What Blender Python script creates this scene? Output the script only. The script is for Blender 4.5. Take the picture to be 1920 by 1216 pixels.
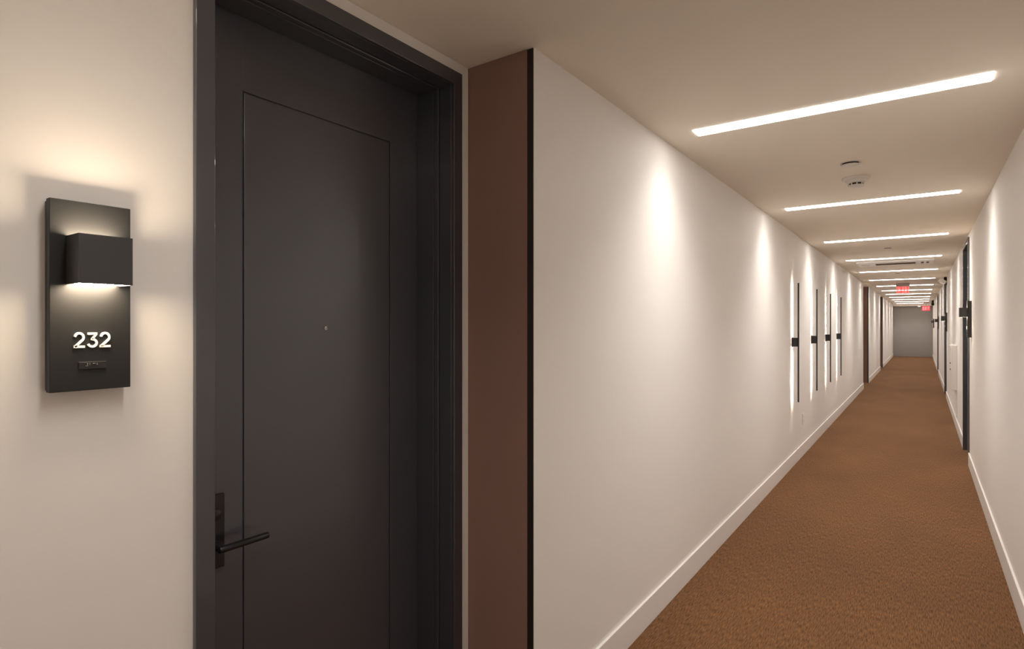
import bpy, bmesh, math
from mathutils import Vector, Matrix

# ------------------------------------------------------------------ clear
for o in list(bpy.data.objects):
    bpy.data.objects.remove(o, do_unlink=True)
scn = bpy.context.scene
COL = scn.collection

# ------------------------------------------------------------------ camera, world, exposure
cd = bpy.data.cameras.new('camera')
cd.sensor_width = 36.0
cd.lens = 20.299
cd.shift_y = 0.0003
cd.clip_start = 0.02
cd.clip_end = 200
cam = bpy.data.objects.new('camera', cd)
COL.objects.link(cam)
cam.location = (0.0, 0.0, 1.51)
cam.rotation_euler = (math.radians(90), 0, math.radians(35.37))
scn.camera = cam

w = bpy.data.worlds.new('world'); scn.world = w; w.use_nodes = True
w.node_tree.nodes['Background'].inputs[0].default_value = (0.9, 0.93, 1.0, 1)
w.node_tree.nodes['Background'].inputs[1].default_value = 0.02

scn.view_settings.view_transform = 'Standard'
scn.view_settings.look = 'None'
scn.view_settings.gamma = 1.0
scn.view_settings.use_curve_mapping = False
scn.view_settings.exposure = 0.25

STRIP_W = 9.2         # watts of the lamp in every ceiling strip
STRIP_SPREAD = 118
STRIP_COL = (1.0, 0.965, 0.93)
WARM = (1.0, 0.80, 0.58)
SCONCE_E = 72.0
ROD_E = 130.0

# ------------------------------------------------------------------ plan (metres; corridor runs along +y)
XL, XR, XD, H = -1.13, 0.418, -1.43, 2.5      # left wall, right wall, back of the alcoves, ceiling
Y0, Y1 = -5.0, 33.2
ALC = [(0.03, 1.727), (15.93, 17.62), (22.70, 24.24)]    # alcoves in the left wall
DO, DI = 0.982, 0.047                                    # outer frame width, casing face width
LDOORS = [0.688, 16.58, 23.20]                           # y of the outer near edge of each left door frame
RDOORS = [7.90, 14.93, 22.05]
ZO, ZI = 2.455, 2.405                                    # frame top, opening top

# ------------------------------------------------------------------ materials
def mat(name, col, rough=0.6, metal=0.0, bump=None, var=None, spec=0.5, emit=None, strength=0.0, coat=0.0):
    m = bpy.data.materials.new(name); m.use_nodes = True
    nt = m.node_tree; b = nt.nodes['Principled BSDF']
    b.inputs['Base Color'].default_value = (*col, 1)
    b.inputs['Roughness'].default_value = rough
    b.inputs['Metallic'].default_value = metal
    b.inputs['Specular IOR Level'].default_value = spec
    b.inputs['Coat Weight'].default_value = coat
    if emit:
        b.inputs['Emission Color'].default_value = (*emit, 1)
        b.inputs['Emission Strength'].default_value = strength
    tc = nt.nodes.new('ShaderNodeTexCoord')
    if var:
        n = nt.nodes.new('ShaderNodeTexNoise'); n.inputs['Scale'].default_value = var[0]; n.inputs['Detail'].default_value = 3
        mx = nt.nodes.new('ShaderNodeMix'); mx.data_type = 'RGBA'
        mx.inputs['A'].default_value = (*[c*(1-var[1]) for c in col], 1)
        mx.inputs['B'].default_value = (*[min(1, c*(1+var[1])) for c in col], 1)
        nt.links.new(tc.outputs['Object'], n.inputs['Vector'])
        nt.links.new(n.outputs['Fac'], mx.inputs['Factor'])
        nt.links.new(mx.outputs['Result'], b.inputs['Base Color'])
    if bump:
        n = nt.nodes.new('ShaderNodeTexNoise'); n.inputs['Scale'].default_value = bump[0]; n.inputs['Detail'].default_value = 4
        bp = nt.nodes.new('ShaderNodeBump'); bp.inputs['Strength'].default_value = bump[1]; bp.inputs['Distance'].default_value = bump[2]
        nt.links.new(tc.outputs['Object'], n.inputs['Vector'])
        nt.links.new(n.outputs['Fac'], bp.inputs['Height'])
        nt.links.new(bp.outputs['Normal'], b.inputs['Normal'])
    return m

M = {}
M['wall'] = mat('wall_paint', (0.835, 0.795, 0.75), 0.75, bump=(160, 0.10, 0.0006), var=(1.3, 0.015), spec=0.25)
M['ceil'] = mat('ceiling_paint', (0.84, 0.765, 0.67), 0.85, bump=(120, 0.08, 0.0006), var=(0.9, 0.02), spec=0.2)
M['base'] = mat('baseboard_paint', (0.86, 0.82, 0.78), 0.4, var=(2, 0.015), spec=0.5)
M['door'] = mat('charcoal_door_paint', (0.048, 0.049, 0.060), 0.36, bump=(260, 0.04, 0.0003), var=(2.2, 0.05), spec=1.0, coat=0.15)
M['frame'] = mat('charcoal_frame_paint', (0.034, 0.035, 0.046), 0.40, bump=(220, 0.04, 0.0003), spec=1.0, coat=0.6)
M['panel'] = mat('dark_brown_panel', (0.245, 0.140, 0.110), 0.55, bump=(90, 0.06, 0.0005), var=(3, 0.06), spec=0.35)
M['edge_shade'] = mat('edge_shade_black', (0.010, 0.007, 0.006), 0.5)  # black that stands in for the shade along the brown panel's edge
M['black'] = mat('black_powder_coat', (0.006, 0.006, 0.006), 0.5, bump=(700, 0.10, 0.0002), var=(30, 0.08), spec=0.5)
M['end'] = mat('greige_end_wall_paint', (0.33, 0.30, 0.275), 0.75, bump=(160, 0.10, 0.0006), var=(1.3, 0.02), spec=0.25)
M['box_lit'] = mat('black_metal_lit', (0.030, 0.029, 0.030), 0.4, var=(20, 0.05), spec=0.8)  # the sconce plate's black, lightened to stand in for ambient light
M['blackside'] = mat('bronze_black_metal', (0.040, 0.032, 0.026), 0.35, metal=0.3, var=(20, 0.1))
M['handle'] = mat('black_handle_metal', (0.020, 0.020, 0.022), 0.28, metal=0.4, var=(40, 0.1), spec=0.6)
M['numeral'] = mat('white_raised_lettering', (0.84, 0.79, 0.76), 0.45, var=(60, 0.02))
M['dots'] = mat('pale_braille_dots', (0.45, 0.43, 0.42), 0.4, var=(60, 0.05))
M['steel'] = mat('steel', (0.72, 0.70, 0.66), 0.25, metal=1.0, var=(50, 0.04))
M['lens'] = mat('peephole_lens', (0.35, 0.36, 0.38), 0.08, metal=0.6, var=(50, 0.05))
M['plastic'] = mat('white_plastic', (0.74, 0.70, 0.64), 0.45, var=(10, 0.015))
M['white'] = mat('bright_white_plastic', (0.93, 0.92, 0.90), 0.35, var=(10, 0.01))
M['dark'] = mat('dark_opening', (0.012, 0.010, 0.009), 0.7, var=(20, 0.1))
M['grille'] = mat('brown_grey_grille', (0.13, 0.09, 0.055), 0.6, var=(20, 0.1))
M['cabinet'] = mat('white_cabinet_enamel', (0.78, 0.74, 0.69), 0.35, var=(3, 0.015))
M['canopy'] = mat('grey_sign_canopy', (0.40, 0.36, 0.33), 0.4, metal=0.3, var=(20, 0.05))
M['strip'] = mat('strip_diffuser', (0.9, 0.9, 0.88), 0.5, var=(5, 0.01), emit=(1.0, 0.965, 0.92), strength=15.0)
M['sconce_lens'] = mat('sconce_lens', (0.9, 0.88, 0.8), 0.5, var=(30, 0.01), emit=WARM, strength=SCONCE_E)
M['rod_lens'] = mat('rod_lens', (0.9, 0.88, 0.85), 0.5, var=(30, 0.01), emit=(1.0, 0.86, 0.72), strength=ROD_E)
M['down_lens'] = mat('downlight_lens', (0.9, 0.88, 0.8), 0.5, var=(30, 0.01), emit=(1.0, 0.88, 0.75), strength=5.0)

def carpet_material():
    m = bpy.data.materials.new('brown_loop_carpet'); m.use_nodes = True
    nt = m.node_tree; b = nt.nodes['Principled BSDF']; L = nt.links.new
    b.inputs['Roughness'].default_value = 0.95; b.inputs['Specular IOR Level'].default_value = 0.1
    b.inputs['Sheen Weight'].default_value = 0.04; b.inputs['Sheen Roughness'].default_value = 0.6
    tc = nt.nodes.new('ShaderNodeTexCoord')
    def noise(sx, sy, sc, det=3):
        mp = nt.nodes.new('ShaderNodeMapping'); mp.inputs['Scale'].default_value = (sx, sy, 1)
        n = nt.nodes.new('ShaderNodeTexNoise'); n.inputs['Scale'].default_value = sc; n.inputs['Detail'].default_value = det
        L(tc.outputs['Object'], mp.inputs['Vector']); L(mp.outputs['Vector'], n.inputs['Vector']); return n
    n1 = noise(1, 0.10, 230, 2)      # cords running down the corridor
    n2 = noise(1, 0.8, 380, 2)         # loops
    n3 = noise(1, 0.5, 2.2, 4)       # wear
    a = nt.nodes.new('ShaderNodeMath'); a.operation = 'MULTIPLY_ADD'; a.inputs[1].default_value = 0.55
    s = nt.nodes.new('ShaderNodeMath'); s.operation = 'MULTIPLY'; s.inputs[1].default_value = 0.45
    L(n2.outputs['Fac'], s.inputs[0]); L(n1.outputs['Fac'], a.inputs[0]); L(s.outputs[0], a.inputs[2])
    cr = nt.nodes.new('ShaderNodeValToRGB')
    e = cr.color_ramp.elements
    e[0].position = 0.36; e[0].color = (0.060, 0.026, 0.0095, 1)
    e[1].position = 0.64; e[1].color = (0.285, 0.137, 0.055, 1)
    L(a.outputs[0], cr.inputs['Fac'])
    mx = nt.nodes.new('ShaderNodeMix'); mx.data_type = 'RGBA'; mx.blend_type = 'MULTIPLY'; mx.inputs['Factor'].default_value = 1
    cr2 = nt.nodes.new('ShaderNodeValToRGB')
    cr2.color_ramp.elements[0].position = 0.3; cr2.color_ramp.elements[0].color = (0.84, 0.84, 0.86, 1)
    cr2.color_ramp.elements[1].position = 0.7; cr2.color_ramp.elements[1].color = (1.0, 0.98, 0.96, 1)
    L(n3.outputs['Fac'], cr2.inputs['Fac']); L(cr.outputs['Color'], mx.inputs['A']); L(cr2.outputs['Color'], mx.inputs['B'])
    L(mx.outputs['Result'], b.inputs['Base Color'])
    bp = nt.nodes.new('ShaderNodeBump'); bp.inputs['Strength'].default_value = 0.35; bp.inputs['Distance'].default_value = 0.002
    L(a.outputs[0], bp.inputs['Height']); L(bp.outputs['Normal'], b.inputs['Normal'])
    return m
M['carpet'] = carpet_material()

def acrylic(name, tint, mixf, emit, strength):
    m = bpy.data.materials.new(name); m.use_nodes = True
    nt = m.node_tree; L = nt.links.new
    b = nt.nodes['Principled BSDF']; out = nt.nodes['Material Output']
    b.inputs['Base Color'].default_value = (*tint, 1); b.inputs['Roughness'].default_value = 0.25
    b.inputs['Emission Color'].default_value = (*emit, 1); b.inputs['Emission Strength'].default_value = strength
    t = nt.nodes.new('ShaderNodeBsdfTransparent'); mx = nt.nodes.new('ShaderNodeMixShader'); mx.inputs[0].default_value = mixf
    L(t.outputs[0], mx.inputs[1]); L(b.outputs[0], mx.inputs[2]); L(mx.outputs[0], out.inputs['Surface'])
    return m
M['acrylic'] = acrylic('clear_lit_acrylic', (0.9, 0.4, 0.4), 0.45, (1.0, 0.16, 0.16), 0.75)
M['red'] = mat('red_sign_letters', (0.7, 0.03, 0.03), 0.4, var=(40, 0.05), emit=(1.0, 0.05, 0.05), strength=0.8)
M['redface'] = mat('red_sign_face', (0.7, 0.03, 0.04), 0.4, var=(40, 0.05), emit=(1.0, 0.05, 0.07), strength=0.9)
M['whiteletter'] = mat('pale_sign_letters', (0.9, 0.6, 0.6), 0.4, var=(40, 0.03), emit=(1.0, 0.45, 0.45), strength=0.9)

# ------------------------------------------------------------------ mesh helpers
def add_box(bm, x0, x1, y0, y1, z0, z1, bevel=0.0, seg=2):
    vs = [bm.verts.new(p) for p in ((x0,y0,z0),(x1,y0,z0),(x1,y1,z0),(x0,y1,z0),(x0,y0,z1),(x1,y0,z1),(x1,y1,z1),(x0,y1,z1))]
    fs = [bm.faces.new([vs[i] for i in q]) for q in ((0,3,2,1),(4,5,6,7),(0,1,5,4),(1,2,6,5),(2,3,7,6),(3,0,4,7))]
    if bevel > 0:
        es = list({e for f in fs for e in f.edges})
        bmesh.ops.bevel(bm, geom=es, offset=bevel, segments=seg, profile=0.5, affect='EDGES')

def add_cyl(bm, p0, p1, r0, r1=None, n=24, bevel=0.0):
    r1 = r0 if r1 is None else r1
    p0, p1 = Vector(p0), Vector(p1)
    d = (p1-p0).normalized()
    a = d.orthogonal().normalized(); b = d.cross(a)
    def ring(p, r): return [bm.verts.new(p + r*(a*math.cos(t)+b*math.sin(t))) for t in [2*math.pi*i/n for i in range(n)]]
    prof = [(0, r0), (1, r1)]
    L = (p1-p0).length
    if bevel > 0:
        prof = [(0, r0-bevel), (bevel*0.3/L, r0-bevel*0.3), (bevel/L, r0), (1-bevel/L, r1), (1-bevel*0.3/L, r1-bevel*0.3), (1, r1-bevel)]
    rings = [ring(p0.lerp(p1, t), r) for t, r in prof]
    bm.faces.new(list(reversed(rings[0]))); bm.faces.new(rings[-1])
    for A, B in zip(rings, rings[1:]):
        for i in range(n):
            bm.faces.new((A[i], A[(i+1) % n], B[(i+1) % n], B[i]))

def add_lathe(bm, c, prof, n=40):      # prof: (radius, z) pairs about the vertical axis through c
    c = Vector(c); rings = []
    for r, z in prof:
        rings.append([bm.verts.new(c + Vector((r*math.cos(2*math.pi*i/n), r*math.sin(2*math.pi*i/n), z))) for i in range(n)])
    for A, B in zip(rings, rings[1:]):
        for i in range(n):
            bm.faces.new((A[i], A[(i+1) % n], B[(i+1) % n], B[i]))
    bm.faces.new(list(reversed(rings[0]))); bm.faces.new(rings[-1])

def add_stroke(bm, pts, wd, t0, t1, to3):
    """ribbon of width wd along 2-D pts, thick from t0 to t1; to3(u, v, t) -> point"""
    P = [Vector(p) for p in pts]; Ls, Rs = [], []
    for i, p in enumerate(P):
        d0 = (P[i]-P[i-1]).normalized() if i else (P[1]-P[0]).normalized()
        d1 = (P[i+1]-P[i]).normalized() if i < len(P)-1 else d0
        d = (d0+d1).normalized(); n = Vector((-d.y, d.x)); k = wd/2/max(0.5, n.dot(Vector((-d0.y, d0.x))))
        Ls.append(p+n*k); Rs.append(p-n*k)
    lay = []
    for t in (t0, t1):
        lay.append(([bm.verts.new(to3(q.x, q.y, t)) for q in Ls], [bm.verts.new(to3(q.x, q.y, t)) for q in Rs]))
    (a, b), (c, d) = lay
    for i in range(len(P)-1):
        bm.faces.new((a[i], a[i+1], b[i+1], b[i])); bm.faces.new((c[i], d[i], d[i+1], c[i+1]))
        bm.faces.new((a[i], c[i], c[i+1], a[i+1])); bm.faces.new((b[i], b[i+1], d[i+1], d[i]))
    bm.faces.new((a[0], b[0], d[0], c[0])); bm.faces.new((a[-1], c[-1], d[-1], b[-1]))

def obj(name, bm, m, parent=None, smooth=False):
    bmesh.ops.recalc_face_normals(bm, faces=bm.faces[:])
    me = bpy.data.meshes.new(name); bm.to_mesh(me); bm.free()
    me.materials.append(M[m])
    if smooth:
        for p in me.polygons: p.use_smooth = True
        me.set_sharp_from_angle(angle=math.radians(35))
    o = bpy.data.objects.new(name, me); COL.objects.link(o)
    if parent: o.parent = parent
    return o

def box_obj(name, m, parent, *b, bevel=0.0):
    bm = bmesh.new(); add_box(bm, *b, bevel=bevel); return obj(name, bm, m, parent)

def root(name, loc=(0, 0, 0), rz=0.0):
    o = bpy.data.objects.new(name, None); o.empty_display_size = 0.1; COL.objects.link(o)
    o.location = loc; o.rotation_euler = (0, 0, rz); return o

def tag(o, label, cat, group=None, kind=None):
    o['label'] = label; o['category'] = cat
    if group: o['group'] = group
    if kind: o['kind'] = kind
    return o

def struct(o, label, cat):
    return tag(o, label, cat, kind='structure')

def copy_tree(o, parent=None):
    c = o.copy(); COL.objects.link(c)
    if parent: c.parent = parent
    for ch in list(o.children): copy_tree(ch, c)
    return c

# ------------------------------------------------------------------ room shell
T = 0.30
LY = [2.98 + 2.43*i for i in range(13)]      # strips down the corridor
LYB = [0.55, -1.88, -4.31]                                # strip above the viewer, then two unseen ones added for ambient light
SX0, SX1, SW = -0.955, 0.232, 0.105

bm = bmesh.new(); add_box(bm, XD-0.5, XR+0.5, Y0-0.3, Y1+0.3, -0.1, 0.0)
struct(obj('floor', bm, 'carpet'), 'brown loop pile carpet down the whole corridor', 'carpet')

bm = bmesh.new()
y = Y0-0.3
for yc in sorted(LYB + LY):
    add_box(bm, XD-0.5, XR+0.5, y, yc-SW/2, H, H+0.15)
    add_box(bm, XD-0.5, SX0, yc-SW/2, yc+SW/2, H, H+0.15)
    add_box(bm, SX1, XR+0.5, yc-SW/2, yc+SW/2, H, H+0.15)
    y = yc+SW/2
add_box(bm, XD-0.5, XR+0.5, y, Y1+0.3, H, H+0.15)
struct(obj('ceiling', bm, 'ceil'), 'flat warm white ceiling crossed by recessed strip lights', 'ceiling')

bm = bmesh.new()
edges = [Y0-0.3] + [v for a in ALC for v in a] + [Y1+0.3]
for a, b in zip(edges[0::2], edges[1::2]):
    add_box(bm, XD-0.5, XL, a, b, 0, H)
for (a, b), d in zip(ALC, LDOORS):          # wall at the back of each alcove, with its door opening
    o0, o1 = d+0.02, d+DO-0.02
    add_box(bm, XD-0.5, XD, a, o0, 0, H)
    add_box(bm, XD-0.5, XD, o1, b, 0, H)
    add_box(bm, XD-0.5, XD, o0, o1, ZO-0.02, H)
    add_box(bm, XD-0.5, XD-0.28, o0, o1, 0, ZO-0.02)
struct(obj('wall_left', bm, 'wall'), 'long left wall of the corridor, warm white paint, with door alcoves', 'wall')

bm = bmesh.new(); y = Y0-0.3
for d in RDOORS:
    o0, o1 = d+0.02, d+DO-0.02
    add_box(bm, XR, XR+0.5, y, o0, 0, H)
    add_box(bm, XR, XR+0.5, o0, o1, ZO-0.02, H)
    add_box(bm, XR+0.28, XR+0.5, o0, o1, 0, ZO-0.02)
    y = o1
add_box(bm, XR, XR+0.5, y, Y1+0.3, 0, H)
struct(obj('wall_right', bm, 'wall'), 'long right wall of the corridor, warm white paint', 'wall')
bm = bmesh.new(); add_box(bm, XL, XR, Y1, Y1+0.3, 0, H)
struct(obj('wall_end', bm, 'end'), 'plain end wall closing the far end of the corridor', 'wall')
bm = bmesh.new(); add_box(bm, XL, XR, Y0-0.3, Y0, 0, H)
struct(obj('wall_back', bm, 'wall'), 'plain wall behind the viewer', 'wall')
bm = bmesh.new(); add_box(bm, XL, XR, 32.72, Y1, 2.39, H, bevel=0.004)
struct(obj('trim_4', bm, 'ceil'), 'low ceiling bulkhead against the far end wall', 'bulkhead')

BH, BT = 0.138, 0.013
def base_run(bm, x, side, a, b):            # side +1: board stands on the +x side of plane x
    x0, x1 = (x, x+BT) if side > 0 else (x-BT, x)
    add_box(bm, x0, x1, a, b, 0, BH, bevel=0.0035)
bm = bmesh.new()
for a, b in zip(edges[0::2], edges[1::2]):
    base_run(bm, XL, 1, max(a, Y0), min(b, Y1-0.001))
for (a, b), d in zip(ALC, LDOORS):
    base_run(bm, XD, 1, a+0.002, d-0.004)
struct(obj('baseboard_left', bm, 'base'), 'white baseboard along the foot of the left wall', 'baseboard')
bm = bmesh.new(); y = Y0
for d in RDOORS:
    base_run(bm, XR, -1, y, d-0.004); y = d+DO+0.004
base_run(bm, XR, -1, y, Y1-0.001)
struct(obj('baseboard_right', bm, 'base'), 'white baseboard along the foot of the right wall', 'baseboard')
bm = bmesh.new(); add_box(bm, XL+BT, XR-BT, Y1-BT, Y1, 0, BH, bevel=0.0035)
struct(obj('baseboard_end', bm, 'end'), 'baseboard along the far end wall', 'baseboard')

plabels = ['tall dark brown panel beside the charcoal door, facing the viewer',
           'dark brown return panel of the first alcove past the slim wall sconces',
           'dark brown return panel of the farthest alcove in the left wall']
for i, (a, b) in enumerate(ALC):
    r = root('trim_%d' % (i+1), (0, b, 0))
    struct(r, plabels[i], 'panel')
    box_obj('brown_panel', 'panel', r, XD, XL-0.026, -0.006, 0.0, 0.004, H-0.002)
    box_obj('edge_shade_strip', 'edge_shade', r, XL-0.026, XL-0.0015, -0.003, 0.0, 0.0, H-0.002)  # edge shade put in as a thin black strip

# ------------------------------------------------------------------ doors (built for the left wall, facing +x)
def make_door():
    r = root('door_1')
    f = bmesh.new()
    # casing: local x = 0 is the wall face, y from 0 (outer edge) to DO
    px = 0.015; a0, a1 = DI, DO-DI
    def ring(bm, x0, x1, ya, yb, yc_, yd, zi, zo, bev):
        add_box(bm, x0, x1, ya, yb, 0.0, zo, bevel=bev)
        add_box(bm, x0, x1, yc_, yd, 0.0, zo, bevel=bev)
        add_box(bm, x0, x1, yb-0.0005, yc_+0.0005, zi, zo, bevel=bev)
    ring(f, 0.0, px, 0, a0, a1, DO, ZI, ZO, 0.0018)
    ring(f, -0.058, 0.0, 0.021, a0, a1, DO-0.021, ZI, ZO-0.021, 0.0015)
    ring(f, -0.0605, -0.058, 0.021, a0-0.004, a1+0.004, DO-0.021, ZI+0.004, ZO-0.021, 0)
    ring(f, -0.082, -0.0605, 0.021, a0+0.005, a1-0.005, DO-0.021, ZI-0.005, ZO-0.021, 0.002)
    ring(f, -0.0845, -0.082, 0.021, a0, a1, DO-0.021, ZI, ZO-0.021, 0)
    ring(f, -0.170, -0.0845, 0.021, a0+0.006, a1-0.006, DO-0.021, ZI-0.006, ZO-0.021, 0.0015)
    obj('door_frame', f, 'frame', r)
    s = bmesh.new()
    xf = -0.170; s0, s1 = 0.040, DO-0.040; gy0, gy1, gz0, gz1 = 0.222, 0.790, 0.20, 2.185; g = 0.004; d = 0.006
    add_box(s, xf-0.045, xf-d, s0, s1, 0.008, ZI+0.01)
    add_box(s, xf-d, xf-0.0004, s0, gy0, 0.008, ZI+0.01, bevel=0.0012)
    add_box(s, xf-d, xf-0.0004, gy1, s1, 0.008, ZI+0.01, bevel=0.0012)
    add_box(s, xf-d, xf-0.0004, gy0-0.0013, gy1+0.0013, gz1, ZI+0.01, bevel=0.0012)
    add_box(s, xf-d, xf-0.0004, gy0-0.0013, gy1+0.0013, 0.008, gz0, bevel=0.0012)
    add_box(s, xf-d, xf-0.0004, gy0+g, gy1-g, gz0+g, gz1-g, bevel=0.0018)
    obj('door_slab', s, 'door', r)
    # lock plate and lever
    e = bmesh.new(); add_box(e, xf-0.001, xf+0.010, 0.112, 0.164, 0.836, 1.040, bevel=0.002)
    pl = obj('lock_plate', e, 'handle', r)
    e = bmesh.new(); add_cyl(e, (xf+0.010, 0.137, 0.985), (xf+0.014, 0.137, 0.985), 0.016, bevel=0.0015)
    add_cyl(e, (xf+0.014, 0.137, 0.985), (xf+0.018, 0.137, 0.985), 0.008, bevel=0.001)
    obj('lock_cylinder', e, 'handle', pl, True)
    e = bmesh.new()
    add_cyl(e, (xf+0.008, 0.135, 0.902), (xf+0.050, 0.135, 0.902), 0.0125, 0.0105, bevel=0.001)
    add_cyl(e, (xf+0.055, 0.124, 0.902), (xf+0.055, 0.268, 0.902), 0.0092, n=32, bevel=0.003)
    obj('lever_handle', e, 'handle', r, True)
    e = bmesh.new(); add_cyl(e, (xf-0.001, 0.506, 1.499), (xf+0.004, 0.506, 1.499), 0.0065, bevel=0.001)
    ph = obj('peephole', e, 'steel', r, True); ph['label'] = 'tiny steel ringed peephole'
    e = bmesh.new(); add_cyl(e, (xf+0.004, 0.506, 1.499), (xf+0.0048, 0.506, 1.499), 0.0035, bevel=0.0003)
    obj('peephole_lens', e, 'lens', ph, True)
    return r
door = make_door()
dl = ['charcoal flat door in a charcoal frame beside the plate numbered 232',
      'dark door inside the first alcove past the slim wall sconces',
      'dark door inside the farthest alcove in the left wall',
      'nearest dark door in the right wall, seen edge-on past a box sconce',
      'dark door in the right wall below the white ceiling camera',
      'farthest dark door in the right wall']
for i in range(6):
    o = door if i == 0 else copy_tree(door)
    o.name = 'door_%d' % (i+1)
    if i < 3: o.location = (XD, LDOORS[i], 0)
    else:
        o.location = (XR, RDOORS[i-3]+DO, 0); o.rotation_euler = (0, 0, math.pi)
    struct(o, dl[i], 'door')

# ------------------------------------------------------------------ ceiling strip lights
def make_strip():
    r = root('strip_light')
    w_, h_ = SX1-SX0, SW
    b = bmesh.new()
    # shallow white housing set up into the slot
    add_box(b, 0, w_, -h_/2, h_/2, 0.020, 0.060)
    add_box(b, 0, 0.003, -h_/2, h_/2, 0.0, 0.020); add_box(b, w_-0.003, w_, -h_/2, h_/2, 0.0, 0.020)
    add_box(b, 0.003, w_-0.003, -h_/2, -h_/2+0.003, 0.0, 0.020); add_box(b, 0.003, w_-0.003, h_/2-0.003, h_/2, 0.0, 0.020)
    obj('housing', b, 'plastic', r)
    box_obj('diffuser', 'strip', r, 0.003, w_-0.003, -h_/2+0.003, h_/2-0.003, -0.004, 0.020)
    ld = bpy.data.lights.new('strip_lamp', 'AREA'); ld.shape = 'RECTANGLE'
    ld.size = w_-0.02; ld.size_y = h_-0.02; ld.energy = STRIP_W; ld.color = STRIP_COL; ld.spread = math.radians(STRIP_SPREAD)
    lo = bpy.data.objects.new('strip_lamp', ld); COL.objects.link(lo); lo.parent = r; lo.location = (w_/2, 0, -0.006)
    return r
strip = make_strip()
slab = ['largest and nearest white strip light in the ceiling, ahead of the smoke detector',
        'white ceiling strip light just past the smoke detector, second nearest',
        'white ceiling strip light between the smoke detector strip and the small sprinkler cover, third nearest',
        'white ceiling strip light just in front of the ceiling air conditioner',
        'white ceiling strip light just behind the ceiling air conditioner',
        'white ceiling strip light in front of the white camera, second past the air conditioner',
        'white ceiling strip light interrupted in the middle by the hanging exit sign',
        'white ceiling strip light seen through the clear exit sign',
        'white ceiling strip light level with the foot of the clear exit sign',
        'fourth farthest white ceiling strip light near the end of the corridor',
        'third farthest white ceiling strip light near the end of the corridor',
        'second farthest white ceiling strip light near the end of the corridor',
        'farthest white ceiling strip light, against the low bulkhead at the end wall']
for i, yy in enumerate(LY):
    o = strip if i == 0 else copy_tree(strip)
    o.location = (SX0, yy, H)
    tag(o, slab[i], 'ceiling light', 'strip lights across the corridor ceiling')
for yy in LYB:
    o = copy_tree(strip); o.location = (SX0, yy, H)
    tag(o, {0.55: 'white ceiling strip light above the viewer, level with the numbered plate', -1.88: 'first unseen white ceiling strip light added behind the viewer for fill', -4.31: 'unseen white ceiling strip light added farthest behind the viewer for fill'}[yy], 'ceiling light', 'strip lights across the corridor ceiling')
    if yy == 0.55:                       # this one is dimmed
        for c in o.children:
            if c.type == 'LIGHT': c.data = c.data.copy(); c.data.energy = STRIP_W*0.55
            elif c.name.startswith('diffuser'):
                c.data = c.data.copy(); m_ = M['strip'].copy(); m_.name = 'strip_diffuser_dimmed'
                m_.node_tree.nodes['Principled BSDF'].inputs['Emission Strength'].default_value = 8.0
                c.data.materials[0] = m_

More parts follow.
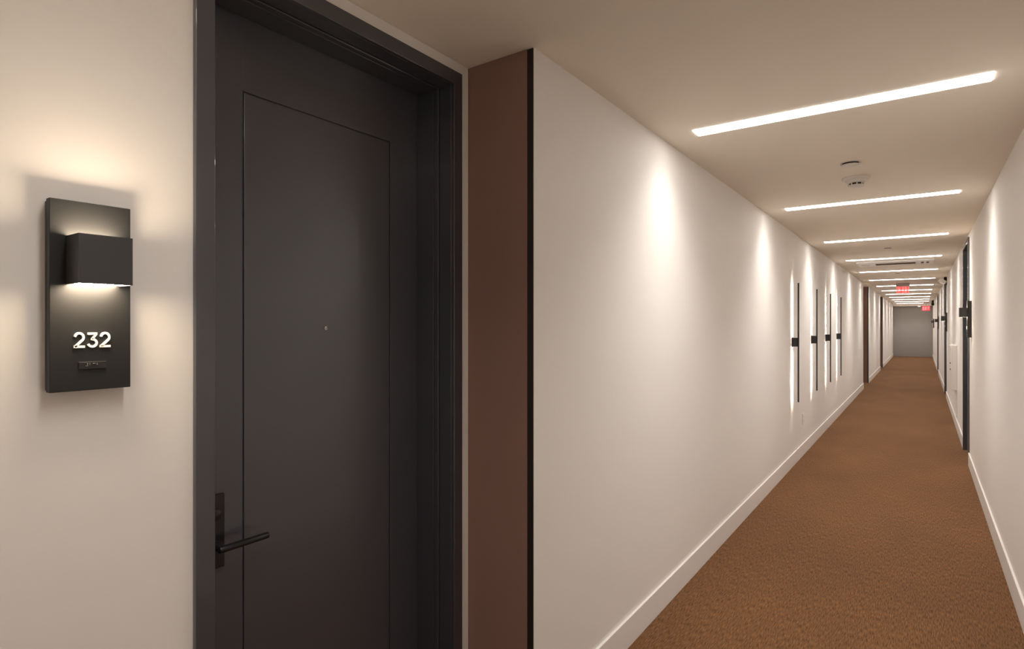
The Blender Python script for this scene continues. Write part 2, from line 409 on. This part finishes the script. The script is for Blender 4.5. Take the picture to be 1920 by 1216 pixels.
# ------------------------------------------------------------------ box sconces with room plate (local: wall face x = 0, faces +x, width along y)
PW, PZ0, PZ1 = 0.1425, 1.376, 1.760
def arc(cx, cy, r, a0, a1, n=18, ry=None):
    ry = r if ry is None else ry
    return [(cx+r*math.cos(math.radians(a0+(a1-a0)*i/n)), cy+ry*math.sin(math.radians(a0+(a1-a0)*i/n))) for i in range(n+1)]
def digit_strokes(ch):
    if ch == '2': return [arc(0, 0.68, 0.27, 172, -28) + [(0.20, 0.50), (-0.27, 0.075)], [(-0.35, 0.08), (0.35, 0.08)]]
    if ch == '3': return [[(-0.30, 0.92), (0.31, 0.92)], [(0.25, 0.89), (-0.03, 0.56)], [(-0.08, 0.575)] + arc(0.0, 0.31, 0.27, 78, -162, 22, 0.235)]
def make_sconce(numerals):
    r = root('box_sconce')
    b = bmesh.new(); add_box(b, 0.0, 0.016, 0.003, PW-0.003, PZ0+0.003, PZ1-0.003)
    obj('back_plate', b, 'blackside', r)
    b = bmesh.new(); add_box(b, 0.016, 0.035, 0, PW, PZ0, PZ1, bevel=0.0012)
    fp = obj('face_plate', b, 'black', r)
    x0, x1, ya, yb, za, zb, t = 0.035, 0.101, 0.027, 0.121, 1.591, 1.688, 0.0025
    b = bmesh.new()
    add_box(b, x0, x1, ya, ya+t, za, zb); add_box(b, x0, x1, yb-t, yb, za, zb)
    add_box(b, x1-t, x1, ya+t, yb-t, za, zb); add_box(b, x0, x1-t, ya+t, yb-t, za+0.02, zb-0.02)
    lb = obj('lamp_box', b, 'box_lit', r)
    u = box_obj('upper_lens', 'sconce_lens', lb, x0+0.001, x1-t-0.001, ya+t+0.001, yb-t-0.001, zb-0.020, zb-0.004)
    u['label'] = 'glowing warm lens in the open top'
    u = box_obj('lower_lens', 'sconce_lens', lb, x0+0.001, x1-t-0.001, ya+t+0.001, yb-t-0.001, za+0.002, za+0.020)
    u['label'] = 'glowing warm lens in the open bottom'
    b = bmesh.new(); add_cyl(b, (x1-0.016, yb-0.022, za-0.003), (x1-0.016, yb-0.022, za+0.004), 0.0022, bevel=0.0005)
    obj('set_screw', b, 'steel', lb, True)
    if numerals:
        hgt = 0.0315
        for k, ch in enumerate('232'):
            b = bmesh.new(); yc = 0.0485 + k*0.0228
            for st in digit_strokes(ch):
                add_stroke(b, st, 0.145, 0.035, 0.0385, lambda u_, v_, t_: Vector((t_, yc+u_*hgt*0.87, 1.4630+v_*hgt)))
            obj('numeral', b, 'numeral', fp)
    else:
        b = bmesh.new(); add_box(b, 0.035, 0.0385, 0.040, 0.106, 1.463, 1.495, bevel=0.0008)
        obj('number_bar', b, 'numeral', fp)
    b = bmesh.new(); add_box(b, 0.035, 0.0375, 0.0475, 0.0965, 1.419, 1.4345, bevel=0.001)
    br = obj('braille_plate', b, 'black', fp)
    if numerals:
        b = bmesh.new(); s = 0.0023
        for c, cell in enumerate(((3, 4, 5, 6), (1, 2), (1, 4), (1, 2))):
            for dn in cell:
                cx = 0.0605 + c*0.0064 + (0 if dn <= 3 else s); cz = 1.4305 - ((dn-1) % 3)*s
                add_cyl(b, (0.0375, cx, cz), (0.0381, cx, cz), 0.0007, 0.0004, n=10)
        obj('braille_dots', b, 'dots', br, True)
    return r
sc = make_sconce(True)
sc.location = (XD, 0.398, 0)
tag(sc, 'black wall sconce and room plate with white raised numerals 232', 'wall light', 'box sconces beside the doors')
sc2 = make_sconce(False)
spots = [((XR, 7.58+PW), math.pi, 'black box sconce plate before the nearest dark door in the right wall'),
         ((XR, 14.62+PW), math.pi, 'black box sconce plate before the second dark door in the right wall'),
         ((XR, 21.75+PW), math.pi, 'black box sconce plate before the farthest dark door in the right wall'),
         ((XR, 29.6+PW), math.pi, 'farthest black box sconce on the right wall, by the end wall'),
         ((XD, 16.29), 0, 'black box sconce inside the first alcove past the slim wall sconces'),
         ((XD, 22.91), 0, 'black box sconce inside the farthest alcove in the left wall')]
for i, ((x_, y_), rz, lab) in enumerate(spots):
    o = sc2 if i == 0 else copy_tree(sc2)
    o.location = (x_, y_, 0); o.rotation_euler = (0, 0, rz)
    tag(o, lab, 'wall light', 'box sconces beside the doors')

# ------------------------------------------------------------------ slim linear sconces on the left wall
def make_rod():
    r = root('linear_sconce')
    b = bmesh.new(); add_box(b, 0.0, 0.004, -0.030, 0.030, 1.270, 1.380, bevel=0.001)
    obj('wall_plate', b, 'black', r)
    b = bmesh.new(); add_box(b, 0.004, 0.054, -0.024, 0.024, 1.278, 1.372, bevel=0.0015)
    obj('mounting_box', b, 'black', r)
    b = bmesh.new(); add_box(b, 0.062, 0.069, -0.0078, 0.0078, 0.690, 1.954, bevel=0.0008)
    for sy in (-1, 1): add_box(b, 0.0545, 0.0625, min(sy*0.0063, sy*0.0078), max(sy*0.0063, sy*0.0078), 0.690, 1.954)
    rd = obj('rod', b, 'black', r)
    b = bmesh.new(); add_box(b, 0.0600, 0.0620, -0.0062, 0.0062, 1.374, 1.948); add_box(b, 0.0600, 0.0620, -0.0062, 0.0062, 0.696, 1.276)
    l = obj('light_strip', b, 'rod_lens', rd); l['label'] = 'glowing strip facing the wall'
    return r
rod = make_rod()
rl = ['largest slim black vertical wall sconce, nearest of the row of four',
      'slim black vertical wall sconce, second nearest in the row of four',
      'slim black vertical wall sconce, third nearest in the row of four',
      'smallest slim black vertical wall sconce, farthest of the row of four']
for i, yy in enumerate((6.756, 8.078, 9.392, 10.71)):
    o = rod if i == 0 else copy_tree(rod)
    o.location = (XL, yy, 0)
    tag(o, rl[i], 'wall light', 'slim vertical sconces in a row')

# ------------------------------------------------------------------ wall outlet
r = root('wall_outlet', (XL, 7.437, 0.42))
tag(r, 'small white outlet cover low on the left wall', 'outlet')
b = bmesh.new(); add_box(b, 0, 0.007, -0.037, 0.037, -0.062, 0.062, bevel=0.003); obj('cover_plate', b, 'wall', r)
for dz in (-0.025, 0.025):
    b = bmesh.new(); add_box(b, 0.007, 0.0095, -0.017, 0.017, dz-0.014, dz+0.014, bevel=0.002); s_ = obj('socket', b, 'wall', r)
    b = bmesh.new()
    for dy in (-0.006, 0.006): add_box(b, 0.0095, 0.0098, dy-0.001, dy+0.001, dz-0.004, dz+0.006)
    obj('slot', b, 'dark', s_)

# ------------------------------------------------------------------ smoke detector, sprinkler covers
r = root('smoke_detector', (-0.362, 4.52, H))
tag(r, 'white round smoke detector with dark vents on the ceiling', 'smoke detector')
b = bmesh.new(); add_lathe(b, (0, 0, 0), [(0.083, 0.0), (0.084, -0.006), (0.080, -0.013), (0.066, -0.016)]); obj('base_ring', b, 'plastic', r, True)
b = bmesh.new(); add_lathe(b, (0, 0, 0), [(0.062, -0.014), (0.058, -0.030), (0.050, -0.036), (0.046, -0.037)]); obj('body', b, 'plastic', r, True)
b = bmesh.new(); add_lathe(b, (0, 0, 0), [(0.040, -0.034), (0.040, -0.050)]); v = obj('vent_ring', b, 'dark', r, True)
for k in range(8):
    a = 2*math.pi*k/8+0.2; c_ = Vector((0.042*math.cos(a), 0.042*math.sin(a), -0.0355))
    b = bmesh.new(); add_cyl(b, c_, c_+Vector((0, 0, -0.016)), 0.0045, n=10); obj('vent_post', b, 'plastic', v)
b = bmesh.new(); add_lathe(b, (0, 0, 0), [(0.047, -0.049), (0.048, -0.052), (0.044, -0.058), (0.02, -0.061)]); obj('cap', b, 'plastic', r, True)

def disc(name, x_, y_, rad, drop, label):
    r = root(name, (x_, y_, H)); tag(r, label, 'sprinkler')
    b = bmesh.new(); add_lathe(b, (0, 0, 0), [(rad*0.86, 0.0), (rad*0.86, -drop)]); obj('gap_shade', b, 'dark', r, True)  # dark colour stands in for shade in the gap above the disc
    b = bmesh.new(); add_lathe(b, (0, 0, 0), [(rad, -drop), (rad, -drop-0.002), (rad-0.002, -drop-0.003)]); obj('cover_disc', b, 'plastic', r, True)
disc('sprinkler_cover', -0.357, 4.09, 0.052, 0.010, 'round concealed sprinkler cover in front of the smoke detector')
disc('sprinkler_cover', -0.36, 8.90, 0.045, 0.006, 'small round sprinkler cover ahead of the ceiling air conditioner')
disc('sprinkler_cover', -0.38, 13.42, 0.045, 0.006, 'small round sprinkler cover behind the ceiling air conditioner')

# ------------------------------------------------------------------ ceiling air conditioner
r = root('ceiling_air_conditioner', (-0.35, 10.93, H))
tag(r, 'white one-way cassette air conditioner in the ceiling', 'air conditioner')
b = bmesh.new()
add_box(b, -0.50, 0.50, -0.32, -0.06, -0.022, 0, bevel=0.005); add_box(b, -0.50, 0.50, 0.33, 0.40, -0.022, 0, bevel=0.005)
add_box(b, -0.50, -0.26, -0.061, 0.331, -0.022, 0, bevel=0.005); add_box(b, 0.27, 0.50, -0.061, 0.331, -0.022, 0, bevel=0.005)
obj('panel', b, 'white', r)
b = bmesh.new(); add_box(b, -0.262, 0.272, -0.062, 0.332, -0.008, 0.0); gr = obj('outlet_slot', b, 'grille', r)
b = bmesh.new()
for k in range(3): add_box(b, -0.26, 0.27, 0.01+0.11*k, 0.024+0.11*k, -0.018, -0.007)
obj('louvre', b, 'grille', gr)
b = bmesh.new(); add_box(b, 0.340, 0.375, -0.05, 0.22, -0.0235, -0.020); add_box(b, 0.405, 0.440, -0.05, 0.22, -0.0235, -0.020); obj('indicator_windows', b, 'grille', r)
b = bmesh.new()
add_stroke(b, [(-0.45, 0.06), (-0.40, 0.16)], 0.018, -0.0235, -0.020, lambda u_, v_, t_: Vector((u_, v_, t_)))
add_stroke(b, [(-0.405, 0.16), (-0.35, 0.175)], 0.02, -0.0235, -0.020, lambda u_, v_, t_: Vector((u_, v_, t_)))
obj('badge', b, 'grille', r)

# ------------------------------------------------------------------ exit signs
def letters(wd, hg, to3, th):
    """EXIT in block strokes filling wd x hg; returns a bmesh"""
    b = bmesh.new(); cw = wd/4; s = 0.21*cw*1.15
    def at(k): return k*cw + cw*0.12, (k+1)*cw - cw*0.12
    l, r_ = at(0)
    add_stroke(b, [(l+s/2, 0), (l+s/2, hg)], s, 0, th, to3)
    for z in (s/2, hg/2, hg-s/2): add_stroke(b, [(l+s, z), (r_, z)], s, 0, th, to3)
    l, r_ = at(1)
    add_stroke(b, [(l+s/2, 0), (r_-s/2, hg)], s, 0, th, to3); add_stroke(b, [(r_-s/2, 0), (l+s/2, hg)], s, 0.0001, th*0.9, to3)
    l, r_ = at(2)
    add_stroke(b, [((l+r_)/2, 0), ((l+r_)/2, hg)], s, 0, th, to3)
    l, r_ = at(3)
    add_stroke(b, [((l+r_)/2, 0), ((l+r_)/2, hg-s)], s, 0, th, to3); add_stroke(b, [(l, hg-s/2), (r_, hg-s/2)], s, 0, th, to3)
    return b
r = root('exit_sign', (-0.372, 16.6, H)); tag(r, 'clear edge-lit exit sign with red letters hanging across a strip light', 'exit sign')
b = bmesh.new(); add_box(b, -0.135, 0.135, -0.035, 0.035, -0.078, 0, bevel=0.006); obj('canopy', b, 'canopy', r)
b = bmesh.new(); add_box(b, -0.127, 0.127, -0.004, 0.004, -0.238, -0.076, bevel=0.001); ap = obj('acrylic_panel', b, 'acrylic', r)
b = letters(0.244, 0.140, lambda u_, v_, t_: Vector((u_-0.122, -0.0045-t_, v_-0.228)), 0.002); obj('lettering', b, 'red', ap)
r = root('exit_sign', (0.150, 31.3, H)); tag(r, 'red exit sign hanging near the far end wall', 'exit sign')
b = bmesh.new(); add_box(b, -0.10, 0.10, -0.03, 0.03, -0.03, 0, bevel=0.004); add_box(b, -0.01, 0.01, -0.01, 0.01, -0.165, -0.03); obj('canopy', b, 'canopy', r)
b = bmesh.new(); add_box(b, -0.145, 0.145, -0.018, 0.018, -0.365, -0.165, bevel=0.006); fc = obj('sign_body', b, 'redface', r)
b = letters(0.25, 0.13, lambda u_, v_, t_: Vector((u_-0.125, -0.0185-t_, v_-0.33)), 0.002); obj('lettering', b, 'whiteletter', fc)

# ------------------------------------------------------------------ camera near the ceiling, dark one farther off
r = root('security_camera', (XR, 14.80, H)); tag(r, 'white boxy camera tilted on a black bracket high on the right wall', 'camera')
b = bmesh.new(); add_box(b, -0.050, 0.0, -0.030, 0.040, -0.175, -0.012, bevel=0.004); add_cyl(b, (-0.03, 0, -0.09), (-0.075, 0, -0.10), 0.014); obj('bracket', b, 'black', r)
b = bmesh.new(); add_box(b, -0.062, 0.062, -0.050, 0.080, -0.040, 0.040, bevel=0.008)
bmesh.ops.transform(b, matrix=Matrix.Translation((-0.078, -0.075, -0.100)) @ Matrix.Rotation(math.radians(38), 4, 'Y'), verts=b.verts[:])
cb = obj('camera_body', b, 'white', r)
b = bmesh.new(); add_cyl(b, (0.064, 0, 0), (0.074, 0, 0), 0.030, bevel=0.003)
bmesh.ops.transform(b, matrix=Matrix.Translation((-0.078, -0.075, -0.100)) @ Matrix.Rotation(math.radians(38), 4, 'Y'), verts=b.verts[:])
obj('lens_ring', b, 'canopy', cb, True)
r = root('dome_camera', (0.36, 29.0, H)); tag(r, 'small dark dome camera under the ceiling at the far right', 'camera')
b = bmesh.new(); add_lathe(b, (0, 0, 0), [(0.04, 0), (0.04, -0.12), (0.02, -0.125)]); obj('mount', b, 'black', r, True)
b = bmesh.new(); add_lathe(b, (0, 0, 0), [(0.02, -0.10), (0.05, -0.125), (0.055, -0.155), (0.045, -0.19), (0.025, -0.21), (0.008, -0.216)]); obj('dome', b, 'dark', r, True)

# ------------------------------------------------------------------ wall cabinet on the right wall
r = root('wall_cabinet', (XR, 10.53, 0)); tag(r, 'white metal wall cabinet standing proud of the right wall past the nearest door', 'cabinet')
b = bmesh.new(); add_box(b, -0.062, 0, 0, 0.67, 0.565, 1.213, bevel=0.004); obj('body', b, 'cabinet', r)
b = bmesh.new(); add_box(b, -0.074, -0.0625, 0.006, 0.664, 0.571, 1.207, bevel=0.003); dr = obj('door', b, 'cabinet', r)
for z in (0.86, 0.95):
    b = bmesh.new(); add_cyl(b, (-0.074, 0.10, z), (-0.084, 0.10, z), 0.010, bevel=0.002); obj('latch', b, 'dark', dr, True)
b = bmesh.new(); add_box(b, -0.010, -0.0004, 0.02, 0.65, 0.16, 0.560, bevel=0.002); obj('lower_panel', b, 'wall', r)

# ------------------------------------------------------------------ downlight at the end
r = root('downlight', (-0.10, 32.95, 2.39)); tag(r, 'small round lit downlight by the far end wall', 'ceiling light')
b = bmesh.new(); add_lathe(b, (0, 0, 0), [(0.07, 0.0), (0.07, -0.008), (0.060, -0.012)]); obj('trim_ring', b, 'plastic', r, True)
b = bmesh.new(); add_lathe(b, (0, 0, 0), [(0.056, -0.010), (0.056, -0.016), (0.04, -0.022)]); obj('lens', b, 'down_lens', r, True)
